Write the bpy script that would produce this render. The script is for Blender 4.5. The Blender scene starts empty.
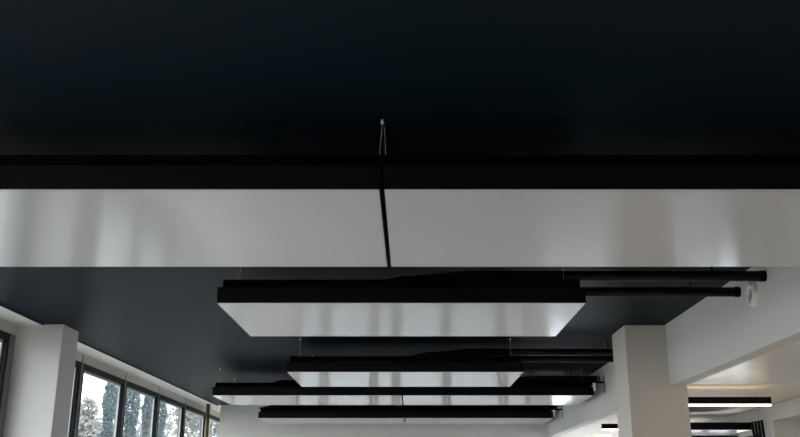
import bpy, bmesh, math, random
from mathutils import Vector, Matrix
random.seed(7)
sc = bpy.context.scene
C = sc.collection

# ------------------------------------------------------------------ camera, world, exposure
U = 1.2            # metres per layout unit (clearance between lens and panel undersides)
EYE = 1.55
def P(x, y, z):
    return Vector((x * U, y * U, EYE + z * U))
FL = -EYE / U      # floor level in layout units

cam = bpy.data.cameras.new('camera')
cam_o = bpy.data.objects.new('camera', cam)
C.objects.link(cam_o)
cam.sensor_width = 36.0
cam.lens = 40.5
cam.shift_x = -0.01375
cam.clip_start = 0.05
cam.clip_end = 300
cam_o.location = P(0, 0, 0)
cam_o.rotation_euler = (math.radians(90 + 17.08), 0, 0)
sc.camera = cam_o

sc.view_settings.view_transform = 'Standard'
sc.view_settings.look = 'None'
sc.view_settings.gamma = 1.0
sc.view_settings.use_curve_mapping = False
sc.view_settings.exposure = 1.82
try:
    sc.cycles.use_denoising = True
    sc.cycles.max_bounces = 10
    sc.cycles.diffuse_bounces = 6
    sc.cycles.sample_clamp_indirect = 4.0
except Exception:
    pass

SKY_STRENGTH = 1.6
LAMP_STRENGTH = 3.6
w = bpy.data.worlds.new('overcast_sky')
sc.world = w
w.use_nodes = True
nt = w.node_tree
nt.nodes.clear()
wo = nt.nodes.new('ShaderNodeOutputWorld')
bg = nt.nodes.new('ShaderNodeBackground')
tc = nt.nodes.new('ShaderNodeTexCoord')
nz = nt.nodes.new('ShaderNodeTexNoise')
nz.inputs['Scale'].default_value = 3.0
nz.inputs['Detail'].default_value = 4.0
cr = nt.nodes.new('ShaderNodeValToRGB')
cr.color_ramp.elements[0].position = 0.3
cr.color_ramp.elements[0].color = (0.78, 0.82, 0.87, 1)
cr.color_ramp.elements[1].position = 0.7
cr.color_ramp.elements[1].color = (0.94, 0.97, 1.0, 1)
nt.links.new(tc.outputs['Generated'], nz.inputs['Vector'])
nt.links.new(nz.outputs['Fac'], cr.inputs['Fac'])
nt.links.new(cr.outputs['Color'], bg.inputs['Color'])
bg.inputs['Strength'].default_value = SKY_STRENGTH
nt.links.new(bg.outputs[0], wo.inputs[0])

def portal(name, centre, rot, sx, sy):
    l = bpy.data.lights.new(name, 'AREA')
    l.shape = 'RECTANGLE'
    l.size = sx
    l.size_y = sy
    l.cycles.is_portal = True
    o = bpy.data.objects.new(name, l)
    o.location = centre
    o.rotation_euler = rot
    C.objects.link(o)
    return o

# ------------------------------------------------------------------ materials
def mat(name, col, rough=0.6, metal=0.0, spec=0.5, noise=0.0, nscale=6.0, bump=0.0, emit=None, estr=0.0, aniso=None):
    m = bpy.data.materials.new(name)
    m.use_nodes = True
    t = m.node_tree
    b = t.nodes['Principled BSDF']
    b.inputs['Base Color'].default_value = (*col, 1)
    b.inputs['Roughness'].default_value = rough
    b.inputs['Metallic'].default_value = metal
    b.inputs['Specular IOR Level'].default_value = spec
    if noise or bump:
        c = t.nodes.new('ShaderNodeTexCoord')
        n = t.nodes.new('ShaderNodeTexNoise')
        n.inputs['Scale'].default_value = nscale
        n.inputs['Detail'].default_value = 5
        t.links.new(c.outputs['Object'], n.inputs['Vector'])
        if noise:
            r = t.nodes.new('ShaderNodeValToRGB')
            r.color_ramp.elements[0].position = 0.3
            r.color_ramp.elements[1].position = 0.7
            r.color_ramp.elements[0].color = (*[v * (1 - noise) for v in col], 1)
            r.color_ramp.elements[1].color = (*[min(1, v * (1 + noise)) for v in col], 1)
            t.links.new(n.outputs['Fac'], r.inputs['Fac'])
            t.links.new(r.outputs['Color'], b.inputs['Base Color'])
        if bump:
            bp = t.nodes.new('ShaderNodeBump')
            bp.inputs['Strength'].default_value = bump
            bp.inputs['Distance'].default_value = 0.01
            t.links.new(n.outputs['Fac'], bp.inputs['Height'])
            t.links.new(bp.outputs[0], b.inputs['Normal'])
    if emit:
        b.inputs['Emission Color'].default_value = (*emit, 1)
        b.inputs['Emission Strength'].default_value = estr
    return m

M = {}
M['dark_ceiling'] = mat('slate blue ceiling paint', (0.0048, 0.0135, 0.0212), 0.5, spec=0.05, noise=0.04, nscale=2.0)
M['dark_trim'] = mat('dark edge paint', (0.018, 0.022, 0.026), 0.6)
M['white_paint'] = mat('off white wall paint', (0.62, 0.61, 0.58), 0.7, noise=0.02, nscale=3.0)
M['pillar'] = mat('pillar paint', (0.62, 0.58, 0.525), 0.65, noise=0.02, nscale=3.0)
M['pillar_daylit'] = mat('daylit pillar paint', (0.66, 0.655, 0.64), 0.6, noise=0.02, nscale=3.0)  # left pillar made paler and neutral, daylight put into its colour
M['beam'] = mat('beam paint', (0.62, 0.62, 0.60), 0.65, noise=0.02, nscale=3.0)
M['soffit'] = mat('soffit white paint', (0.78, 0.78, 0.76), 0.6)
M['fascia'] = mat('grey beige fascia board', (0.50, 0.48, 0.44), 0.6)
M['joint'] = mat('joint shadow gap', (0.03, 0.03, 0.03), 0.8)
M['side_ceiling'] = mat('side ceiling satin panel', (0.78, 0.77, 0.74), 0.30, noise=0.03, nscale=1.5)
M['side_ceiling_lamplit'] = mat('lamp tinted side ceiling plaster', (0.76, 0.70, 0.60), 0.7)  # beige tone carries the warm lamp light on this ceiling
M['floor'] = mat('pale polished floor', (0.53, 0.50, 0.465), 0.38, noise=0.06, nscale=1.2)
M['frame'] = mat('dark green grey window frame', (0.009, 0.018, 0.022), 0.55, spec=0.2)
M['gasket'] = mat('light grey glazing bead', (0.55, 0.57, 0.58), 0.4)
M['mullion'] = mat('grey mullion cover', (0.20, 0.20, 0.20), 0.5)
M['black'] = mat('black powder coat', (0.0026, 0.0022, 0.0019), 0.6, spec=0.15)
M['black_box'] = mat('black upper tray', (0.0010, 0.0010, 0.0011), 0.8, spec=0.06)
M['black_pipe'] = mat('black pipe lagging', (0.0014, 0.0015, 0.0018), 0.42, spec=0.2)
M['sheet'] = mat('satin aluminium white sheet', (0.61, 0.62, 0.65), 0.145, spec=0.5, noise=0.015, nscale=1.0)
M['rim'] = mat('pale sheet edge', (0.75, 0.76, 0.76), 0.3)
M['wire'] = mat('steel wire', (0.40, 0.40, 0.38), 0.4)
M['anchor'] = mat('bright zinc', (0.85, 0.85, 0.83), 0.35)
M['white_plastic'] = mat('white plastic', (0.74, 0.73, 0.70), 0.35)
M['vent_grey'] = mat('grey vent core', (0.22, 0.22, 0.21), 0.5)
M['steel'] = mat('galvanised steel', (0.35, 0.36, 0.37), 0.4, metal=0.7)
M['ochre'] = mat('ochre pipe paint', (0.13, 0.092, 0.032), 0.45)
M['lamp'] = mat('warm led diffuser', (0.9, 0.85, 0.75), 0.5, emit=(1.0, 0.76, 0.48), estr=LAMP_STRENGTH)
M['lamp_added'] = mat('boosted warm diffuser of added lamps', (0.9, 0.85, 0.75), 0.5, emit=(1.0, 0.74, 0.46), estr=LAMP_STRENGTH * 4.2)  # for the added out-of-view lamps, boosted beyond the visible ones
M['lamp_up'] = mat('warm led strip', (0.9, 0.85, 0.75), 0.5, emit=(1.0, 0.70, 0.40), estr=LAMP_STRENGTH * 0.5)
M['bark'] = mat('bark', (0.16, 0.14, 0.12), 0.9, noise=0.3, nscale=10)
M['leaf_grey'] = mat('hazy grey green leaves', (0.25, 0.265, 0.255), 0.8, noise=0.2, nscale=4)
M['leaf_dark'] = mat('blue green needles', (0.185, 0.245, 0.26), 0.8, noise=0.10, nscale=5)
M['ground'] = mat('outdoor paving', (0.34, 0.35, 0.33), 0.9, noise=0.15, nscale=0.7)
M['curtain'] = mat('pale blind fabric', (0.66, 0.67, 0.68), 0.8)

t = M['curtain'].node_tree
bs = t.nodes['Principled BSDF']
for leaf_ in ('leaf_dark', 'leaf_grey'):
    t2 = M[leaf_].node_tree
    b2 = t2.nodes['Principled BSDF']
    m2 = t2.nodes.new('ShaderNodeMixShader')
    s2 = t2.nodes.new('ShaderNodeBsdfTranslucent')
    m2.inputs[0].default_value = 0.45
    src = b2.inputs['Base Color'].links[0].from_socket
    t2.links.new(src, s2.inputs['Color'])
    t2.links.new(b2.outputs[0], m2.inputs[1])
    t2.links.new(s2.outputs[0], m2.inputs[2])
    t2.links.new(m2.outputs[0], t2.nodes['Material Output'].inputs['Surface'])
M['sheer'] = bpy.data.materials.new('sheer white blind')
M['sheer'].use_nodes = True
t3 = M['sheer'].node_tree
s3 = t3.nodes.new('ShaderNodeBsdfTranslucent')
s3.inputs['Color'].default_value = (0.88, 0.90, 0.94, 1)
t3.links.new(s3.outputs[0], t3.nodes['Material Output'].inputs['Surface'])
ms = t.nodes.new('ShaderNodeMixShader')
ts = t.nodes.new('ShaderNodeBsdfTranslucent')
ts.inputs['Color'].default_value = (0.62, 0.63, 0.64, 1)
ms.inputs[0].default_value = 0.75
t.links.new(bs.outputs[0], ms.inputs[1])
t.links.new(ts.outputs[0], ms.inputs[2])
t.links.new(ms.outputs[0], t.nodes['Material Output'].inputs['Surface'])
g = bpy.data.materials.new('clear window glass')
g.use_nodes = True
t = g.node_tree
t.nodes.clear()
o_ = t.nodes.new('ShaderNodeOutputMaterial')
mx = t.nodes.new('ShaderNodeMixShader')
tr = t.nodes.new('ShaderNodeBsdfTransparent')
tr.inputs['Color'].default_value = (0.95, 0.957, 0.953, 1)
gl = t.nodes.new('ShaderNodeBsdfGlossy')
gl.inputs['Roughness'].default_value = 0.02
fr = t.nodes.new('ShaderNodeLayerWeight')
fr.inputs['Blend'].default_value = 0.5
pw = t.nodes.new('ShaderNodeMath')
pw.operation = 'POWER'
pw.inputs[1].default_value = 5.0
ma = t.nodes.new('ShaderNodeMath')
ma.operation = 'MULTIPLY_ADD'
ma.inputs[1].default_value = 0.35
ma.inputs[2].default_value = 0.02
t.links.new(fr.outputs['Facing'], pw.inputs[0])
t.links.new(pw.outputs[0], ma.inputs[0])
t.links.new(ma.outputs[0], mx.inputs[0])
t.links.new(tr.outputs[0], mx.inputs[1])
t.links.new(gl.outputs[0], mx.inputs[2])
t.links.new(mx.outputs[0], o_.inputs[0])
M['glass'] = g

# ------------------------------------------------------------------ helpers
def obj(name, bm, m, parent=None, smooth=False):
    me = bpy.data.meshes.new(name)
    bmesh.ops.recalc_face_normals(bm, faces=bm.faces[:])
    bm.to_mesh(me)
    bm.free()
    if smooth:
        for p in me.polygons:
            p.use_smooth = True
    me.materials.append(M[m])
    o = bpy.data.objects.new(name, me)
    C.objects.link(o)
    if parent:
        o.parent = parent
        o.matrix_parent_inverse = Matrix.Translation(-parent.location)
    return o

def box(bm, x0, x1, y0, y1, z0, z1, bevel=0.0):
    a, b = P(x0, y0, z0), P(x1, y1, z1)
    vs = [bm.verts.new((x, y, z)) for x in (a.x, b.x) for y in (a.y, b.y) for z in (a.z, b.z)]
    fs = [(0, 1, 3, 2), (4, 6, 7, 5), (0, 4, 5, 1), (2, 3, 7, 6), (0, 2, 6, 4), (1, 5, 7, 3)]
    nf = [bm.faces.new([vs[i] for i in f]) for f in fs]
    if bevel:
        es = list({e for f in nf for e in f.edges})
        bmesh.ops.bevel(bm, geom=es, offset=bevel, segments=2, affect='EDGES', profile=0.5)
    return bm

def B(*args, bevel=0.0):
    bm = bmesh.new()
    return box(bm, *args, bevel=bevel)

def tube(bm, pts, r, n=12, caps=True):
    """sweep a circle along layout-space points (radius in metres, may be a list)"""
    ps = [P(*p) for p in pts]
    rs = r if isinstance(r, (list, tuple)) else [r] * len(ps)
    rings = []
    up = None
    for i, p in enumerate(ps):
        if i == 0:
            d = (ps[1] - p)
        elif i == len(ps) - 1:
            d = (p - ps[i - 1])
        else:
            d = (ps[i + 1] - p).normalized() + (p - ps[i - 1]).normalized()
        d.normalize()
        if up is None:
            up = Vector((0, 1, 0)) if abs(d.y) < 0.9 else Vector((1, 0, 0))
        s = d.cross(up).normalized()
        u2 = s.cross(d).normalized()
        up = u2
        rings.append([bm.verts.new(p + (s * math.cos(a) + u2 * math.sin(a)) * rs[i])
                      for a in [2 * math.pi * k / n for k in range(n)]])
    for a, b in zip(rings, rings[1:]):
        for k in range(n):
            bm.faces.new([a[k], a[(k + 1) % n], b[(k + 1) % n], b[k]])
    if caps:
        bm.faces.new(rings[0])
        bm.faces.new(rings[-1])
    return bm

def thing(name, label, cat, loc, group=None):
    o = bpy.data.objects.new(name, None)
    o.empty_display_size = 0.1
    C.objects.link(o)
    o.location = P(*loc)
    return tag(o, label, cat, group)

def tag(o, label, cat, group=None, kind=None):
    o['label'] = label
    o['category'] = cat
    if group:
        o['group'] = group
    if kind:
        o['kind'] = kind
    return o

def struct(name, bm, m, label, cat, parent=None):
    o = obj(name, bm, m, parent)
    o['kind'] = 'structure'
    o['label'] = label
    o['category'] = cat
    return o

# ------------------------------------------------------------------ the room shell
X_WIN = -3.135      # inner face of the window wall
X_DARK = -2.93     # edge of the dark ceiling
X_BEAM = 2.03      # room-side face of the long beam
Y_BACK = 13.8
Y_END = 17.0
Y_REAR = -3.69
ZC = 1.30
ZS = 1.291
MOD = 1.363
J0 = 8.60

struct('floor', B(-3.4, 4.6, Y_REAR - .15, Y_END + .15, FL - .08, FL), 'floor', 'pale polished floor of the hall', 'floor')
struct('ceiling', B(X_DARK, X_BEAM + .05, Y_REAR - .1, Y_BACK + .1, ZC, ZC + .1), 'dark_ceiling',
       'dark slate blue painted ceiling over the hall', 'ceiling')
struct('trim_1', B(X_DARK - .001, X_DARK + .012, Y_REAR, Y_BACK, ZS - .002, ZC - .0005), 'dark_trim',
       'thin dark edge strip between dark ceiling and white soffit', 'trim')
struct('trim_2', B(-3.45, X_DARK - .002, Y_REAR - .1, Y_END + .1, ZS, ZS + .12), 'soffit',
       'white soffit strip along the window wall', 'soffit')

# window wall: parapet below, fascia boards above, mullion covers between
SILL, HEAD = -1.15, 1.204
bm = bmesh.new()
box(bm, -3.33, X_WIN, Y_REAR, Y_END, FL, SILL)
box(bm, -3.33, X_WIN - .01, Y_REAR, Y_END, HEAD, ZS - .0005)
for k in range(-9, 7):
    box(bm, X_WIN - .005, X_WIN + .0045, J0 + MOD * k - .006, J0 + MOD * k + .006, HEAD + .002, ZS - .001)
struct('wall_left', bm, 'joint', 'low parapet and lintel of the window wall', 'wall')
k0, k1 = -9, 6
bm = bmesh.new()
for k in range(k0, k1):
    a = J0 + MOD * k
    box(bm, X_WIN - .012, X_WIN + .004, a + .012, a + MOD - .012, HEAD + .003, ZS - .001)
    box(bm, X_WIN - .012, X_WIN + .004, a + .008, a + MOD - .008, FL + .001, SILL - .003)
struct('trim_3', bm, 'fascia', 'grey beige fascia boards above and below the windows', 'fascia')
n = 0
for k in range(k0, k1):
    a, b = J0 + MOD * k, J0 + MOD * (k + 1)
    n += 1
    m_ = bmesh.new()
    box(m_, X_WIN - .075, X_WIN + .012, a - .018, a + .018, SILL, HEAD)
    bm = bmesh.new()
    y0, y1 = a + .02, b - .02
    if k == -2:                       # the bay that ends at the left pillar
        y1 = 6.99
        box(m_, X_WIN - .16, X_WIN + .004, 6.995, 7.10, SILL, HEAD)
    fw = 0.055
    box(bm, X_WIN - .036, X_WIN + .004, y0, y0 + fw, SILL, HEAD)
    box(bm, X_WIN - .036, X_WIN + .004, y1 - fw, y1, SILL, HEAD)
    box(bm, X_WIN - .036, X_WIN + .004, y0 + fw, y1 - fw, HEAD - fw, HEAD)
    box(bm, X_WIN - .036, X_WIN + .004, y0 + fw, y1 - fw, SILL, SILL + fw)
    win = struct('window_%d' % n, bm, 'frame', 'tall dark framed window of the left window wall, number %d from the rear' % n, 'window')
    gb = bmesh.new()
    q = fw
    for (ya, yb, za, zb) in ((y0 + q, y0 + q + .022, SILL + q, HEAD - q), (y1 - q - .022, y1 - q, SILL + q, HEAD - q),
                             (y0 + q + .022, y1 - q - .022, HEAD - q - .022, HEAD - q), (y0 + q + .022, y1 - q - .022, SILL + q, SILL + q + .022)):
        box(gb, X_WIN - .035, X_WIN - .020, ya, yb, za, zb)
    obj('glazing_bead', gb, 'gasket', win)
    obj('window_pane', B(X_WIN - .030, X_WIN - .024, y0 + fw + .001, y1 - fw - .001, SILL + fw, HEAD - fw), 'glass', win)
    obj('mullion', m_, 'mullion', win)
portal('daylight_portal_left', P(X_WIN - .2, (Y_REAR + Y_END) / 2, (SILL + HEAD) / 2), (0, math.radians(-90), 0),
       (HEAD - SILL) * U, (Y_END - Y_REAR) * U)

# end return beside the last windows
struct('wall_end_left', B(-3.45, -2.75, Y_END, Y_END + .1, FL, ZC + .1), 'white_paint', 'white end wall past the last window', 'wall')

# far wall with its own row of windows, heads below the picture
bm = bmesh.new()
HB, SB = 0.74, -1.0
spans = [(-2.72, -2.36), (-1.74, -1.36), (-1.29, -0.60), (-0.54, -0.26), (-0.20, 0.51), (0.57, 1.36), (1.43, 1.78)]
box(bm, -2.87, 2.14, Y_BACK, Y_BACK + .12, HB, ZC + .1)
box(bm, -2.87, 2.14, Y_BACK, Y_BACK + .12, FL, SB)
xs = [-2.87] + [v for s in spans for v in s] + [2.14]
for i in range(0, len(xs), 2):
    box(bm, xs[i], xs[i + 1], Y_BACK, Y_BACK + .12, SB, HB)
box(bm, -2.87, -2.80, Y_BACK + .12, Y_END, FL, ZC + .1)
struct('wall_back', bm, 'white_paint', 'off white far wall below the farthest hanging panels', 'wall')
for i, (a, b) in enumerate(spans):
    n += 1
    bm = bmesh.new()
    q = .03
    box(bm, a, a + q, Y_BACK + .02, Y_BACK + .09, SB, HB)
    box(bm, b - q, b, Y_BACK + .02, Y_BACK + .09, SB, HB)
    box(bm, a + q, b - q, Y_BACK + .02, Y_BACK + .09, HB - q, HB)
    box(bm, a + q, b - q, Y_BACK + .02, Y_BACK + .09, SB, SB + q)
    win = struct('window_%d' % n, bm, 'frame', 'far wall window number %d from the left' % (i + 1), 'window')
    obj('window_pane', B(a + q, b - q, Y_BACK + .05, Y_BACK + .056, SB + q, HB - q), 'glass', win)
    obj('roller_blind', B(a + q, b - q, Y_BACK + .07, Y_BACK + .074, SB + q, HB - q), 'curtain', win)
# rear wall behind the photographer
struct('wall_rear', B(-3.45, 4.6, Y_REAR - .12, Y_REAR, FL, ZC + .1), 'white_paint', 'off white rear wall behind the viewpoint', 'wall')

# pillars and the long beam
struct('column', B(-3.145, -2.76, 7.09, 7.43, FL, ZC, bevel=.008), 'pillar_daylit', 'pale daylit pillar between the left windows', 'column')
struct('column', B(1.705, 2.165, 7.13, 7.60, FL, ZC, bevel=.008), 'pillar', 'beige pillar under the long beam at right', 'column')
struct('beam', B(X_BEAM, 2.14, Y_REAR, Y_END, .815, ZC + .1), 'beam', 'long white downstand beam along the right side', 'beam')

# side bay to the right of the beam
ZB = 0.965
struct('ceiling', B(2.14, 4.6, Y_REAR, 8.26, ZB, ZB + .08), 'side_ceiling', 'satin pale ceiling of the side bay, nearer part', 'ceiling')
struct('ceiling', B(2.14, 4.6, 8.26, Y_END, ZB + .006, ZB + .08), 'side_ceiling_lamplit', 'plain plaster ceiling of the side bay, farther part', 'ceiling')
bm = bmesh.new()
box(bm, 4.0, 4.5, Y_REAR, 10.46, .79, ZB)
box(bm, 4.0, 4.5, 10.17, 10.46, FL, .79)
box(bm, 4.4, 4.5, Y_REAR, 10.17, FL, .79)
sides = [(10.75, 11.75), (11.83, 12.83), (12.91, 13.91), (13.99, 14.99), (15.07, 16.07)]  # windows added out of view, to light the bay and its panel sheets
box(bm, 4.07, 4.17, 10.46, Y_END, .68, ZB)
box(bm, 4.07, 4.17, 10.46, Y_END, FL, -.9)
ys = [10.46] + [v for q_ in sides for v in q_] + [Y_END]
for i in range(0, len(ys), 2):
    box(bm, 4.07, 4.17, ys[i], ys[i + 1], -.9, .68)
struct('wall_right', bm, 'white_paint', 'pale right wall of the side bay with a long recess', 'wall')
for i, (a, b) in enumerate(sides):
    n += 1
    bm = bmesh.new()
    q = .03
    box(bm, 4.08, 4.15, a, a + q, -.9, .68)
    box(bm, 4.08, 4.15, b - q, b, -.9, .68)
    box(bm, 4.08, 4.15, a + q, b - q, .65, .68)
    box(bm, 4.08, 4.15, a + q, b - q, -.9, -.87)
    win = struct('window_%d' % n, bm, 'frame', 'added unseen side bay right wall window number %d from the viewer' % (i + 1), 'window')
    obj('window_pane', B(4.11, 4.115, a + q, b - q, -.87, .65), 'glass', win)
    obj('roller_blind', B(4.13, 4.133, a + q, b - q, -.87, .65), 'sheer', win)
bm = bmesh.new()
box(bm, 2.0, 4.6, Y_END, Y_END + .12, .58, ZC)
box(bm, 2.0, 4.6, Y_END, Y_END + .12, FL, -1.0)
ends = [(2.45, 3.05), (3.11, 3.45), (3.51, 3.95)]  # end windows added out of view to bring daylight into the bay
xs = [2.0] + [v for q_ in ends for v in q_] + [4.6]
for i in range(0, len(xs), 2):
    box(bm, xs[i], xs[i + 1], Y_END, Y_END + .12, -1.0, .58)
struct('wall_end_right', bm, 'white_paint', 'far end wall of the side bay', 'wall')
for i, (a, b) in enumerate(ends):
    n += 1
    bm = bmesh.new()
    q = .03
    box(bm, a, a + q, Y_END + .02, Y_END + .09, -1.0, .58)
    box(bm, b - q, b, Y_END + .02, Y_END + .09, -1.0, .58)
    box(bm, a + q, b - q, Y_END + .02, Y_END + .09, .55, .58)
    box(bm, a + q, b - q, Y_END + .02, Y_END + .09, -1.0, -.97)
    win = struct('window_%d' % n, bm, 'frame', 'added unseen side bay end window number %d from the left' % (i + 1), 'window')
    obj('window_pane', B(a + q, b - q, Y_END + .05, Y_END + .056, -.97, .55), 'glass', win)
    obj('roller_blind', B(a + q, b - q, Y_END + .07, Y_END + .074, -.97, .55), 'sheer', win)
struct('wall_side', B(2.02, 2.12, Y_BACK + .12, Y_END, FL, .815), 'white_paint', 'return wall under the beam past the far wall', 'wall')

# ------------------------------------------------------------------ hanging panels
ZP = 1.0
def wire(parent, x, y, x2=None, y2=None, ztop=ZC, anchor=True):
    x2 = x if x2 is None else x2
    y2 = y if y2 is None else y2
    wb = tube(bmesh.new(), [(x, y, ZP + .1), (x2, y2, ztop - .012)], 0.0016, 8)
    wo_ = obj('suspension_wire', wb, 'wire', parent)
    if not anchor:
        return wo_
    ab = tube(bmesh.new(), [(x2, y2, ztop - .018), (x2, y2, ztop - .008), (x2, y2, ztop - .007), (x2, y2, ztop)],
              [0.007, 0.007, 0.004, 0.004], 10)
    a_ = obj('ceiling_anchor', ab, 'anchor')
    a_.parent = wo_
    a_.matrix_parent_inverse = wo_.matrix_parent_inverse.copy()
    a_.matrix_parent_inverse = Matrix.Identity(4)
    # the wire mesh is stored in world coordinates, undo the parent's offset
    a_.matrix_parent_inverse = (Matrix.Translation(parent.location) @ wo_.matrix_parent_inverse).inverted()
    return wo_

def panel(label, x0, x1, y0, y1, wires, group, il=.022, ir=.022, strip=0):
    t = thing('hanging_panel', label, 'hanging panel', ((x0 + x1) / 2, (y0 + y1) / 2, ZP), group)
    e = .010
    fb = bmesh.new()                          # black side frame, open below
    box(fb, x0, x1, y0, y0 + e, ZP + .003, ZP + .09)
    box(fb, x0, x1, y1 - e, y1, ZP + .003, ZP + .09)
    box(fb, x0, x0 + e, y0 + e, y1 - e, ZP + .003, ZP + .09)
    box(fb, x1 - e, x1, y0 + e, y1 - e, ZP + .003, ZP + .09)
    box(fb, x0 + e, x1 - e, y0 + e, y1 - e, ZP + .075, ZP + .09)
    obj('side_frame', fb, 'black', t)
    obj('upper_tray', B(x0 + il, x1 - ir, y0 + .03, y1 - .03, ZP + .09, ZP + .14), 'black_box', t)
    sh = obj('bottom_sheet', B(x0 + .003, x1 - .003, y0 + .003, y1 - .003, ZP, ZP + .004), 'sheet', t)
    if strip:
        obj('joint_strip', B(x1 + .0002, x1 + strip - .0002, y0 + .012, y1 - .004, ZP + .03, ZP + .138), 'black_box', t)
    for wv in wires:
        wire(t, *wv)
    return t

def corner_wires(x0, x1, y0, y1, ix=.1, iy=.09):
    return [(x0 + ix, y0 + iy), (x1 - ix, y0 + iy), (x0 + ix, y1 - iy), (x1 - ix, y1 - iy)]

G = 'pale undersided black hanging panels'
# nearest row: two long panels, V wires over the seam
y0, y1 = 2.92, 4.01
sx = -.1
panel('nearest hanging panel left of the dark seam, pale underside and black side', sx - 2.05, sx - .0065, y0, y1,
      [(sx - .014, y0 + .045, sx - .0035, y0 + .09), (sx - 1.95, y0 + .09), (sx - 1.95, y1 - .09)], G, ir=0, strip=.013)
panel('nearest hanging panel right of the dark seam, pale underside and black side', sx + .0065, sx + 2.05, y0, y1,
      [(sx + .014, y0 + .045, sx + .0035, y0 + .09, ZC - .016, False), (sx + 1.95, y0 + .09), (sx + 1.95, y1 - .09)], G, il=0)
# second row, single
x0, x1, y0, y1 = -1.06, .955, 4.83, 5.90
panel('single hanging panel second from the viewer, large pale trapezoid underside', x0, x1, y0, y1, corner_wires(x0, x1, y0, y1), G)
# third row, single
x0, x1, y0, y1 = -1.058, .960, 7.71, 8.79
panel('smaller looking single hanging panel third from the viewer, striped reflections underneath', x0, x1, y0, y1, corner_wires(x0, x1, y0, y1, .1, .05), G)
# fourth row, pair
y0, y1 = 9.60, 10.64
sx = -.093
panel('left panel of the fourth row, reaching towards the windows', sx - 2.0, sx - .005, y0, y1,
      [(sx - 1.955, y0 + .09), (sx - .1, y0 + .09), (sx - 1.955, y1 - .09), (sx - .1, y1 - .09)], G, ir=0, strip=.01)
panel('right panel of the fourth row, ending at the beam bracket', sx + .005, sx + 2.02, y0, y1,
      corner_wires(sx + .005, sx + 2.02, y0, y1), G, il=0)
# fifth row, pair
y0, y1 = 12.53, 13.55
sx = -.085
panel('left panel of the farthest lowest looking row, before the far wall', sx - 2.0, sx - .007, y0, y1, corner_wires(sx - 2.0, sx - .007, y0, y1), G, ir=0, strip=.014)
panel('right panel of the farthest lowest looking row, before the far wall', sx + .007, sx + 2.03, y0, y1, corner_wires(sx + .007, sx + 2.03, y0, y1), G, il=0)

# ------------------------------------------------------------------ black pipes over the panels
ZPIPE = 1.20
PR = 0.036
def pipe(label, y, xs, xe=X_BEAM - .001, ZPIPE=ZPIPE, zlow=1.142, run=.42, yl=None, group='black service pipes above the panels'):
    """swan neck rising from the panel tray, then a straight run to the beam"""
    pts = []
    for i in range(17):
        f = i / 16
        s = f * f * (3 - 2 * f)
        pts.append((xs + run * f, y, zlow + PR / U + (ZPIPE - zlow - PR / U) * s))
    pts.append((xe, y, ZPIPE))
    pts = [(xs - .22, y, zlow + .008), (xs - .14, y, zlow + .014), (xs - .06, y, zlow + .024), *pts]
    bm = tube(bmesh.new(), pts, [.006, .016, .028] + [PR] * (len(pts) - 3), 16)
    t = obj('service_pipe', bm, 'black_pipe', None, smooth=True)
    tag(t, label, 'pipe', group)
    hb = tube(bmesh.new(), [(xe - .30, y, ZPIPE + PR / U * .9), (xe - .30, y, ZC)], .006, 8)
    obj('ceiling_hanger', hb, 'black_pipe', t)
    cl = tube(bmesh.new(), [(xe - .03, y, ZPIPE), (xe, y, ZPIPE)], PR * 1.06, 16)
    obj('end_collar', cl, 'black_box', t, smooth=True)
    return t

pipe('upper of two black pipes at right, ending above the white ring on the beam', 5.03, -.05)
pipe('lower of two black pipes at right, ending beside the white ring on the beam', 5.45, -.05)
pipe('front black pipe over the third panel, running to the beige pillar', 7.90, .15)
pipe('rear black pipe over the third panel, running behind the beige pillar', 8.32, .15)
pipe('long black pipe over the fourth row starting near its left end', 10.15, -1.55, run=.1)
pipe('short black pipe over the fourth row with a clamp at the beam', 9.78, .95)
pipe('front black pipe over the farthest row', 12.7, -1.9, run=.1, ZPIPE=1.178)
pipe('rear black pipe over the farthest row', 13.1, .4)

# clamp brackets where pipes meet the beam
def bracket(label, y, z):
    t = thing('pipe_bracket', label, 'bracket', (X_BEAM, y, z), 'steel pipe brackets on the beam')
    obj('back_plate', B(X_BEAM - .008, X_BEAM, y - .03, y + .03, z - .13, z + .05), 'steel', t)
    rb = tube(bmesh.new(), [(X_BEAM - .07, y, z - .12), (X_BEAM - .07, y, z + .09)], .006, 8)
    obj('threaded_rod', rb, 'steel', t)
    obj('arm', B(X_BEAM - .13, X_BEAM - .008, y - .012, y + .012, z - .03, z - .012), 'black_box', t)
    vb = tube(bmesh.new(), [(X_BEAM - .11, y, z - .03), (X_BEAM - .11, y, z - .06), (X_BEAM - .11, y, z - .061), (X_BEAM - .11, y, z - .11)],
              [.022, .022, .013, .013], 10)
    obj('drain_valve', vb, 'anchor', t)
    return t
bracket('steel bracket on the beam at the fourth row of panels', 9.52, 1.15)
bracket('steel bracket on the beam at the farthest row of panels', 12.3, 1.12)

# white ring on the beam
yc, zc = 5.235, 1.140
t = thing('round_vent', 'white ring shaped vent on the beam beside the pipe ends', 'vent', (X_BEAM, yc, zc))
bm = bmesh.new()
prof = [(r_ * 1.1, h_) for r_, h_ in ((.086, 0.0), (.083, .010), (.078, .020), (.066, .028), (.052, .030), (.042, .024), (.038, .012), (.036, .0))]
rings = []
c = P(X_BEAM, yc, zc)
NS = 40
for r, h in prof:
    rings.append([bm.verts.new((c.x - h, c.y + r * math.cos(2 * math.pi * k / NS), c.z + r * math.sin(2 * math.pi * k / NS))) for k in range(NS)])
for a, b in zip(rings, rings[1:]):
    for k in range(NS):
        bm.faces.new([a[k], a[(k + 1) % NS], b[(k + 1) % NS], b[k]])
obj('ring', bm, 'white_plastic', t, smooth=True)
obj('core', tube(bmesh.new(), [(X_BEAM, yc, zc), (X_BEAM - .008, yc, zc)], .0415, 32), 'vent_grey', t)
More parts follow.
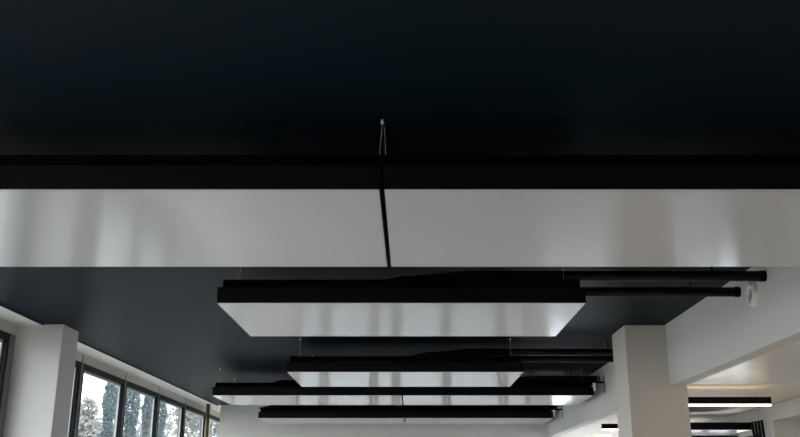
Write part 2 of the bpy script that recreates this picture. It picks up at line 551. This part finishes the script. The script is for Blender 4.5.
obj('catch', tube(bmesh.new(), [(X_BEAM - .02, yc + .01, zc - .048), (X_BEAM - .026, yc + .01, zc - .048)], .007, 12), 'vent_grey', t)

# ------------------------------------------------------------------ side bay fittings
def linear_lamp(label, x0, x1, y, z=.80, h=.078, glow='lamp'):
    t = thing('linear_lamp', label, 'lamp', ((x0 + x1) / 2, y, z), 'warm linear lamps of the side bay')
    hb = bmesh.new()
    box(hb, x0, x1, y, y + .008, z + .012, z + h)
    box(hb, x0, x1, y + .052, y + .06, z + .012, z + h)
    box(hb, x0, x0 + .008, y + .008, y + .052, z + .012, z + h)
    box(hb, x1 - .008, x1, y + .008, y + .052, z + .012, z + h)
    box(hb, x0 + .008, x1 - .008, y + .008, y + .052, z + .012, z + h - .02)
    obj('housing', hb, 'black', t)
    obj('diffuser', B(x0 + .004, x1 - .004, y + .003, y + .057, z - .001, z + .0118), glow, t)
    obj('uplight', B(x0 + .02, x1 - .02, y + .018, y + .042, z + h - .0198, z + h - .012), 'lamp_up', t)
    for xr in (x0 + .12, x1 - .12):
        obj('hanger', tube(bmesh.new(), [(xr, y + .03, z + h), (xr, y + .03, ZB + .006)], .002, 6), 'wire', t)
    return t
linear_lamp('black linear lamp with glowing warm underside right of the beige pillar', 2.35, 3.372, 8.55)
linear_lamp('small looking black linear lamp with warm underside left of the beige pillar', 2.46, 3.42, 11.85)
linear_lamp('added unseen bright linear lamp in the side bay nearer the viewer than the beige pillar', 2.55, 3.45, 5.0, glow='lamp_added')  # this lamp and the next are added out of view to warm the pillar
linear_lamp('added unseen bright linear lamp in the side bay nearest the viewer', 2.55, 3.45, 1.6, glow='lamp_added')
t = thing('recessed_lamp', 'thin warm ceiling strip light at the far end of the side bay', 'lamp', (3.2, 15.6, ZB))
obj('trim_frame', B(3.10, 3.38, 15.5, 15.7, ZB + .002, ZB + .0058), 'white_plastic', t)
obj('diffuser', B(3.12, 3.36, 15.52, 15.68, ZB - .003, ZB + .0018), 'lamp', t)

def side_panel(label, x0, x1, y0, y1, z):
    t = thing('hanging_panel', label, 'hanging panel', ((x0 + x1) / 2, (y0 + y1) / 2, z), 'hanging panels of the side bay')
    obj('side_frame', B(x0, x1, y0, y1, z + .004, z + .085), 'black', t)
    obj('bottom_sheet', B(x0 + .003, x1 - .003, y0 + .003, y1 - .003, z, z + .0038), 'sheet', t)
    for xr in (x0 + .1, x1 - .1):
        obj('suspension_wire', tube(bmesh.new(), [(xr, y0 + .08, z + .08), (xr, y0 + .08, ZB + .006)], .0016, 6), 'wire', t)
    return t
side_panel('black edged hanging panel in the side bay left of the ribbed black tubes', 2.85, 3.84, 10.4, 11.25, .70)
side_panel('lowest black edged hanging panel in the side bay behind the other one', 2.95, 4.05, 11.45, 12.3, .62)

t = thing('tube_bundle', 'upright bundle of ribbed black tubes on the right wall of the side bay', 'tubes', (3.93, 10.3, FL))
for i in range(4):
    cx = 3.83 + .036 * i
    pts = [(cx + .03, 10.30 - .02 * (i % 2), FL), (cx + .02, 10.30, -.4), (cx, 10.30, .55), (cx - .008, 10.31, .785 + .006 * i)]
    obj('tube', tube(bmesh.new(), pts, .019, 10), 'black_pipe', t, smooth=True)
obj('strap', B(3.81, 4.0, 10.255, 10.262, .4, .43), 'steel', t)

# ochre riser in the window corner
bm = tube(bmesh.new(), [(-3.012, 13.60, FL), (-3.012, 13.60, ZS)], .034, 16)
t = obj('riser_pipe', bm, 'ochre', None, smooth=True)
tag(t, 'ochre brown riser pipe between the last left windows', 'pipe')
obj('ceiling_collar', tube(bmesh.new(), [(-3.012, 13.60, ZS - .02), (-3.012, 13.60, ZS)], .042, 16), 'ochre', t, smooth=True)

# ------------------------------------------------------------------ outdoors beyond the glass
struct('ground', B(-60, -3.35, -30, 90, FL - .35, FL - .1), 'ground', 'pale paving outdoors beyond the windows', 'ground')

def tree(name, label, x, y, h, crown_r, crown_z0, leaf, nleaf, conical, group, size):
    t = thing(name, label, 'tree', (x, y, FL - .1), group)
    base = P(x, y, FL - .1)
    H = h * U
    tb = bmesh.new()
    tube(tb, [(x, y, FL - .1), (x + .02, y, FL - .1 + h * .5), (x, y, FL - .1 + h * .95)], [.045, .03, .01] if conical else [.16 * h / 4, .1 * h / 4, .015], 8)
    if not conical:
        for k in range(14):
            a = random.uniform(0, 6.28)
            z0 = FL - .1 + h * random.uniform(.3, .75)
            L = crown_r * random.uniform(.5, .9)
            tube(tb, [(x, y, z0), (x + L * .5 * math.cos(a), y + L * .5 * math.sin(a), z0 + .25 * L),
                      (x + L * math.cos(a), y + L * math.sin(a), z0 + .6 * L)], [.05, .03, .008], 6)
    obj('trunk', tb, 'bark', t)
    fb = bmesh.new()
    lumps = [(random.uniform(-.6, .6), random.uniform(-.6, .6), random.uniform(.1, .9), random.uniform(.25, .45)) for _ in range(16)]
    for k in range(nleaf):
        if conical:
            f = random.random() ** 0.8
            rr = crown_r * (1 - f) ** .6 * (0.8 + .2 * math.sin(f * 40)) * random.uniform(.55, 1.0)
            a = random.uniform(0, 6.28)
            px, py, pz = rr * math.cos(a), rr * math.sin(a), crown_z0 + (h - crown_z0) * f
        else:
            lx, ly, lz, lr = random.choice(lumps)
            d = Vector((random.gauss(0, 1), random.gauss(0, 1), random.gauss(0, 1))).normalized() * lr * random.uniform(.6, 1)
            px, py = (lx + d.x) * crown_r, (ly + d.y) * crown_r
            pz = crown_z0 + (h - crown_z0) * (lz * .8 + d.z * .5 + .05)
        c = base + Vector((px, py, pz)) * U
        u = Vector((random.gauss(0, 1), random.gauss(0, 1), random.gauss(0, 1))).normalized()
        v = u.orthogonal().normalized()
        s = size * random.uniform(.6, 1.3)
        fb.faces.new([fb.verts.new(c + u * s), fb.verts.new(c + v * s * .6), fb.verts.new(c - u * s), fb.verts.new(c - v * s * .6)])
    obj('crown', fb, leaf, t)
    return t

GC = 'dark conifers close to the window wall'
for lab, x, y, r in (('slim blue green conifer seen through the first whole window past the left pillar', -4.6, 13.97, .17),
                     ('thicker blue green conifer seen through the second whole window past the left pillar', -4.6, 15.08, .22),
                     ('narrow blue green conifer right of the bright gap in the second window', -4.6, 16.0, .15),
                     ('blue green conifer seen at the left of the third whole window', -4.6, 16.9, .16)):
    tree('conifer', lab, x, y, 5.2, r, .3, 'leaf_dark', 9000, True, GC, .035)
GT = 'pale hazy trees farther outdoors'
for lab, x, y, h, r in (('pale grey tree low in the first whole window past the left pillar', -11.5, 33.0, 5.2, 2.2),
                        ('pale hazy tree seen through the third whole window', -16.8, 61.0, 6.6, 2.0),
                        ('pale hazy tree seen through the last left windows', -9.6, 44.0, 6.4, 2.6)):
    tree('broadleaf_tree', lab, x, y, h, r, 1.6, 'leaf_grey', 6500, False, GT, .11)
